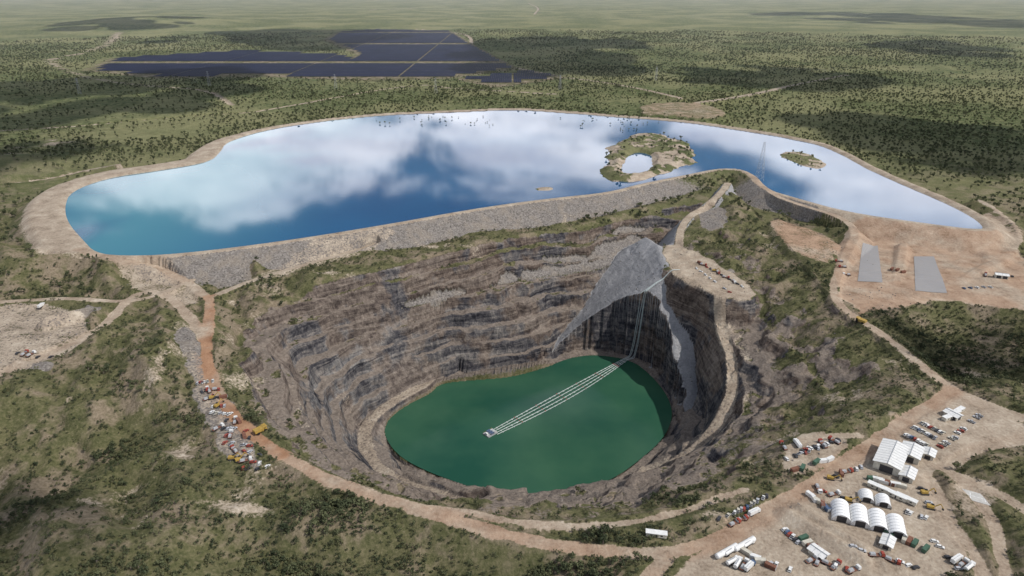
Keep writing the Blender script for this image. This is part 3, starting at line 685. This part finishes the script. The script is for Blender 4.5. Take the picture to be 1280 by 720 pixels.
# ------------------------------------------------------------------ lattice towers
def pylon(h,arms=True):
    b=MB();w0=h*.09;w1=h*.015
    def c(z): 
        w_=w0+(w1-w0)*z/h;return [(-w_,-w_,z),(w_,-w_,z),(w_,w_,z),(-w_,w_,z)]
    n=9
    for i in range(n):
        A=c(h*i/n);B=c(h*(i+1)/n)
        for j in range(4): b.tube(A[j],B[j],.16,STEEL,4);b.tube(A[j],B[(j+1)%4],.09,STEEL,4);b.tube(B[j],B[(j+1)%4],.08,STEEL,4)
    if arms:
        for z,l in((h*.72,7),(h*.84,6),(h*.96,5)):
            for sg in(-1,1): b.tube((0,0,z),(sg*l,0,z),.12,STEEL,4);b.tube((0,0,z+1.5),(sg*l,0,z),.08,STEEL,4);b.tube((sg*l,0,z-1.6),(sg*l,0,z),.1,DARK,4)
    return b.mesh('pylon_mesh')
PY=pylon(46);PS=pylon(60,False)
put('radio_mast',PS,949,224,0,21)
for u,v in((262,108),(100,118),(545,118),(420,112),(700,112),(820,100)): put('transmission_tower',PY,u,v,random.uniform(0,1))
# ------------------------------------------------------------------ trees
def leafmat(name,c0,c1):
    m=N(name);oi=m.a('ShaderNodeObjectInfo').outputs['Random']
    col=m.ramp(oi,[(.0,c0),(1,c1)])
    return m.fin(col,.75,.1)
LF=[leafmat('eucalypt_leaf',(.040,.052,.028),(.12,.130,.066)),leafmat('shrub_leaf',(.045,.058,.028),(.145,.145,.075))]
BARK=simple('bark',(.20,.17,.14),.9,.1)
def tree(name,h,r,nb,nl,leaf,lm,sd):
    R=np.random.default_rng(sd);b=MB();b.tube((0,0,-.6),(0,0,h*.55),.16*h/6,BARK,5,.08*h/6)
    cs=[]
    for i in range(nb):
        a=R.uniform(0,6.28);rr=r*R.uniform(.15,.75);z=h*R.uniform(.45,.88);c_=(math.cos(a)*rr,math.sin(a)*rr,z);cs.append((c_,r*R.uniform(.3,.55)))
        b.tube((0,0,h*R.uniform(.25,.5)),c_,.07*h/6,BARK,3,.03)
    for i in range(nl):
        c_,cr_=cs[R.integers(nb)];d=R.normal(size=3);d/=np.linalg.norm(d);q=np.array(c_)+d*cr_*R.uniform(.55,1.05)*np.array((1,1,.7))
        u=R.normal(size=3);u/=np.linalg.norm(u);w_=np.cross(u,d+R.normal(size=3)*.6);w_/=np.linalg.norm(w_)+1e-6;u=np.cross(w_,d+R.normal(size=3)*.3);u/=np.linalg.norm(u)+1e-6
        s_=leaf*R.uniform(.6,1.3);b.add([tuple(q-u*s_),tuple(q+w_*s_*.7),tuple(q+u*s_*.9),tuple(q-w_*s_*.6)],[(0,1,2,3)],lm)
    me=b.mesh(name);return bpy.data.objects.new(name,me)
coll=bpy.data.collections.new('woodland_tree_kinds');
protos=[tree('a_gum_tree',8,3.2,7,90,.70,LF[0],1),tree('b_gum_tree',9.5,3.0,8,100,.70,LF[0],2),tree('c_gum_tree',6.5,3.4,7,90,.70,LF[0],3),
        tree('d_shrub',3.2,2.0,5,70,.44,LF[1],4),tree('e_shrub',2.2,1.7,4,60,.40,LF[1],5),tree('f_shrub',4.2,2.3,6,80,.48,LF[0],6)]
for o in protos: coll.objects.link(o)
def scatter(name,P,scl,rot,pick,coll):
    me=bpy.data.meshes.new(name);me.vertices.add(len(P));me.vertices.foreach_set('co',P.astype(np.float32).ravel())
    for nm,ty,a in(('scl','FLOAT',scl.astype(np.float32)),('rot','FLOAT',rot.astype(np.float32)),('pick','INT',pick.astype(np.int32))):
        at=me.attributes.new(nm,ty,'POINT');at.data.foreach_set('value',a)
    o=bpy.data.objects.new(name,me);sc.collection.objects.link(o)
    ng=bpy.data.node_groups.new(name,'GeometryNodeTree');ng.interface.new_socket('Geometry',in_out='INPUT',socket_type='NodeSocketGeometry');ng.interface.new_socket('Geometry',in_out='OUTPUT',socket_type='NodeSocketGeometry')
    nn=ng.nodes;L=ng.links;gi=nn.new('NodeGroupInput');go=nn.new('NodeGroupOutput');io=nn.new('GeometryNodeInstanceOnPoints');ci=nn.new('GeometryNodeCollectionInfo')
    ci.inputs['Collection'].default_value=coll;ci.inputs['Separate Children'].default_value=True;ci.inputs['Reset Children'].default_value=True
    def at(nm,dt): a=nn.new('GeometryNodeInputNamedAttribute');a.data_type=dt;a.inputs['Name'].default_value=nm;return a.outputs[0]
    L.new(gi.outputs[0],io.inputs['Points']);L.new(ci.outputs[0],io.inputs['Instance']);io.inputs['Pick Instance'].default_value=True
    L.new(at('pick','INT'),io.inputs['Instance Index']);cx=nn.new('ShaderNodeCombineXYZ');L.new(at('rot','FLOAT'),cx.inputs[2]);er=nn.new('FunctionNodeEulerToRotation');L.new(cx.outputs[0],er.inputs[0]);L.new(er.outputs[0],io.inputs['Rotation'])
    L.new(at('scl','FLOAT'),io.inputs['Scale']);L.new(io.outputs[0],go.inputs[0])
    md=o.modifiers.new('scatter','NODES');md.node_group=ng
n=200000
r=rng.uniform(190,5200,n);th=rng.uniform(-.85,.85,n)
nb_=85000;r=np.concatenate([r,rng.uniform(190,900,nb_)]);th=np.concatenate([th,rng.uniform(-.88,.88,nb_)]);n+=nb_
px=np.sin(th)*r;py=np.cos(th)*r
dd=samp(dens,px,py);clr=samp(bare,px,py);isq=samp(isv.astype(float),px,py)
keep=(rng.uniform(0,1,n)<dd*np.where(r<1000,.8,.6))&((clr<.45)|(isq>.5))
px,py,r=px[keep],py[keep],r[keep];n=len(px);pz=samp(Z,px,py)
dsz=samp(cl,px,py)
nearm=r<900;big_=nearm&(rng.uniform(0,1,n)<ss(.05,.5,dsz)*.5)
pick=np.where(nearm,np.where(big_,rng.choice([0,2,5,5],n),rng.choice([3,4,4,3,5],n)),rng.choice([0,1,2,5],n))
scl=np.where(nearm,rng.uniform(.4,1.05,n),rng.uniform(.7,1.25,n))*np.where(r>2000,1+.25*(r-2000)/3000,1)
scatter('bushland_vegetation',np.stack([px,py,pz-.1],1),scl,rng.uniform(0,6.28,n),pick,coll)
print('trees',n)
P=[]
for u0,u1,v0,v1,k_ in((515,620,146,158,26),(700,830,146,160,26),(470,500,150,156,5),(770,800,156,166,8)):
    for _ in range(k_):
        x,y=G(random.uniform(u0,u1),random.uniform(v0,v1),18);P.append((x,y,17.5))
P=np.array(P);scatter('flooded_trees',P,rng.uniform(.4,.9,len(P)),rng.uniform(0,6,len(P)),rng.choice([0,1,2,5],len(P)),coll)
m=N('boulder_mat');oi=m.a('ShaderNodeObjectInfo').outputs['Random'];BM_=m.fin(m.ramp(oi,[(0,(.09,.082,.076)),(1,(.24,.215,.195))]),.9,.1)
bc=bpy.data.collections.new('boulder_kinds')
for i in range(3):
    me=bpy.data.meshes.new('boulder')
    bmm=bmesh.new();bmesh.ops.create_icosphere(bmm,subdivisions=1,radius=1);R=random.Random(i)
    for v_ in bmm.verts: v_.co*=R.uniform(.6,1.15)
    bmm.to_mesh(me);bmm.free();me.materials.append(BM_);bc.objects.link(bpy.data.objects.new('boulder',me))
n=60000;px=rng.uniform(-620,420,n);py=rng.uniform(330,1150,n)
gm=samp(greyon,px,py)*(samp(roadm,px,py)<.1);rkk=samp(rock,px,py);s2=samp(SL,px,py);dl=samp(np.where(inL,1.,0.),px,py);fc=samp(fanc,px,py)
keep=(rng.uniform(0,1,n)<np.maximum(gm*.7*(1-fc*.8),rkk*.2*(s2<1.2)))&(dl<.01)
px,py=px[keep],py[keep];n=len(px);scatter('loose_boulders',np.stack([px,py,samp(Z,px,py)],1),rng.uniform(.15,.95,n)**2+.15,rng.uniform(0,6,n),rng.integers(0,3,n),bc)
# ------------------------------------------------------------------ light
EL=math.radians(50);AZ=math.radians(114)
L=np.array((math.sin(AZ)*math.cos(EL),math.cos(AZ)*math.cos(EL),math.sin(EL)))
sd=bpy.data.lights.new('sun','SUN');sd.energy=3.5;sd.angle=math.radians(.6);sd.color=(1,.955,.90)
so=bpy.data.objects.new('sun',sd);sc.collection.objects.link(so);so.rotation_euler=Vector(L).to_track_quat('Z','Y').to_euler()
# clouds overhead
CM=N('cloud_mat').fin((.9,.9,.92),1,0)
def cloud(u,v,wpx,v0,v1,ns=26):
    x,y=G(u,v,0);wx=(G(u+wpx/2,v)[0]-G(u-wpx/2,v)[0])/2;wy=(G(u,v0)[1]-G(u,v1)[1])/2
    alt=2600.;k_=alt/L[2];cx,cy=x+L[0]*k_,y+L[1]*k_
    bmm=bmesh.new();R=random.Random(int(u*7+v))
    for i in range(ns):
        a=R.uniform(0,6.28);q=math.sqrt(R.random())*.9;s_=R.uniform(.08,.42)*(1.15-q*.6)
        bmesh.ops.create_icosphere(bmm,subdivisions=2,radius=1,matrix=Matrix.Translation((math.cos(a)*q*wx,math.sin(a)*q*wy,R.uniform(-30,60)))@Matrix.Diagonal((s_*wx,s_*wy,R.uniform(60,140) if wx>200 else 25,1)))
    me=bpy.data.meshes.new('cloud');bmm.to_mesh(me);bmm.free();me.materials.append(CM)
    for pl in me.polygons: pl.use_smooth=True
    o=bpy.data.objects.new('cloud',me);sc.collection.objects.link(o);o.location=(cx,cy,alt)
cloud(150,112,400,82,160,34);cloud(690,62,290,42,95,34);cloud(970,95,260,78,112,34);cloud(1190,180,280,130,235,30);cloud(1120,22,300,14,34);cloud(30,205,160,170,240);cloud(350,46,320,34,62);cloud(1180,60,180,48,72);cloud(180,30,200,22,38)
cloud(30,660,190,590,745,14);cloud(1235,425,130,385,475,14)
# thin valley haze over the distant plain
m=N('haze_mat');vs_=m.a('ShaderNodeVolumeScatter',{'Color':(.90,.95,1,1),'Density':.00003,'Anisotropy':.1});m.t.links.new(vs_.outputs[0],m.out.inputs['Volume'])
b=MB();b.box(0,29000,-120,78000,54000,420,m.m);me=b.mesh('haze');sc.collection.objects.link(bpy.data.objects.new('sky_haze',me))
# ------------------------------------------------------------------ world
w_=bpy.data.worlds.new('World');sc.world=w_;w_.use_nodes=True;nt=w_.node_tree;nt.nodes.clear()
class WN(N):
    def __init__(s,t): s.t=t
m=WN(nt);out=m.a('ShaderNodeOutputWorld')
sky=m.a('ShaderNodeTexSky',sky_type='NISHITA',sun_disc=False,sun_elevation=EL,sun_rotation=AZ,air_density=1.0,dust_density=1.0,ozone_density=1.5)
tc=m.a('ShaderNodeTexCoord').outputs['Generated'];sx=m.a('ShaderNodeSeparateXYZ',{0:tc}).outputs
hz_=m.math('MAXIMUM',sx[2],.03)
cv=m.a('ShaderNodeCombineXYZ',{0:m.math('DIVIDE',sx[0],m.math('ADD',hz_,.12)),1:m.math('DIVIDE',sx[1],m.math('ADD',hz_,.12))}).outputs[0]
cn=m.noise(cv,1.05,8,.58,.4)
cf=m.sst(m.math('ADD',cn,m.math('MULTIPLY',m.sst(sx[2],.35,.15),.13)),.52,.62)
cshade=m.ramp(m.noise(cv,2.0,6,.6),[(.3,(13,13.5,16)),(.5,(21,21.5,23)),(.7,(31,31,32))])
c=m.mix(m.math('MULTIPLY',cf,.9),sky.outputs[0],cshade)
bg=m.a('ShaderNodeBackground',{'Color':c,'Strength':.08});nt.links.new(bg.outputs[0],out.inputs[0])
# ------------------------------------------------------------------ camera
cd=bpy.data.cameras.new('camera');cd.lens=24;cd.sensor_width=36;cd.clip_end=120000;cd.clip_start=1
co=bpy.data.objects.new('camera',cd);sc.collection.objects.link(co);co.location=(0,0,CAMZ);co.rotation_euler=(math.pi/2-PIT,0,0);sc.camera=co
sc.view_settings.view_transform='Standard';sc.view_settings.look='None';sc.view_settings.exposure=0
print('done',time.time()-T0)
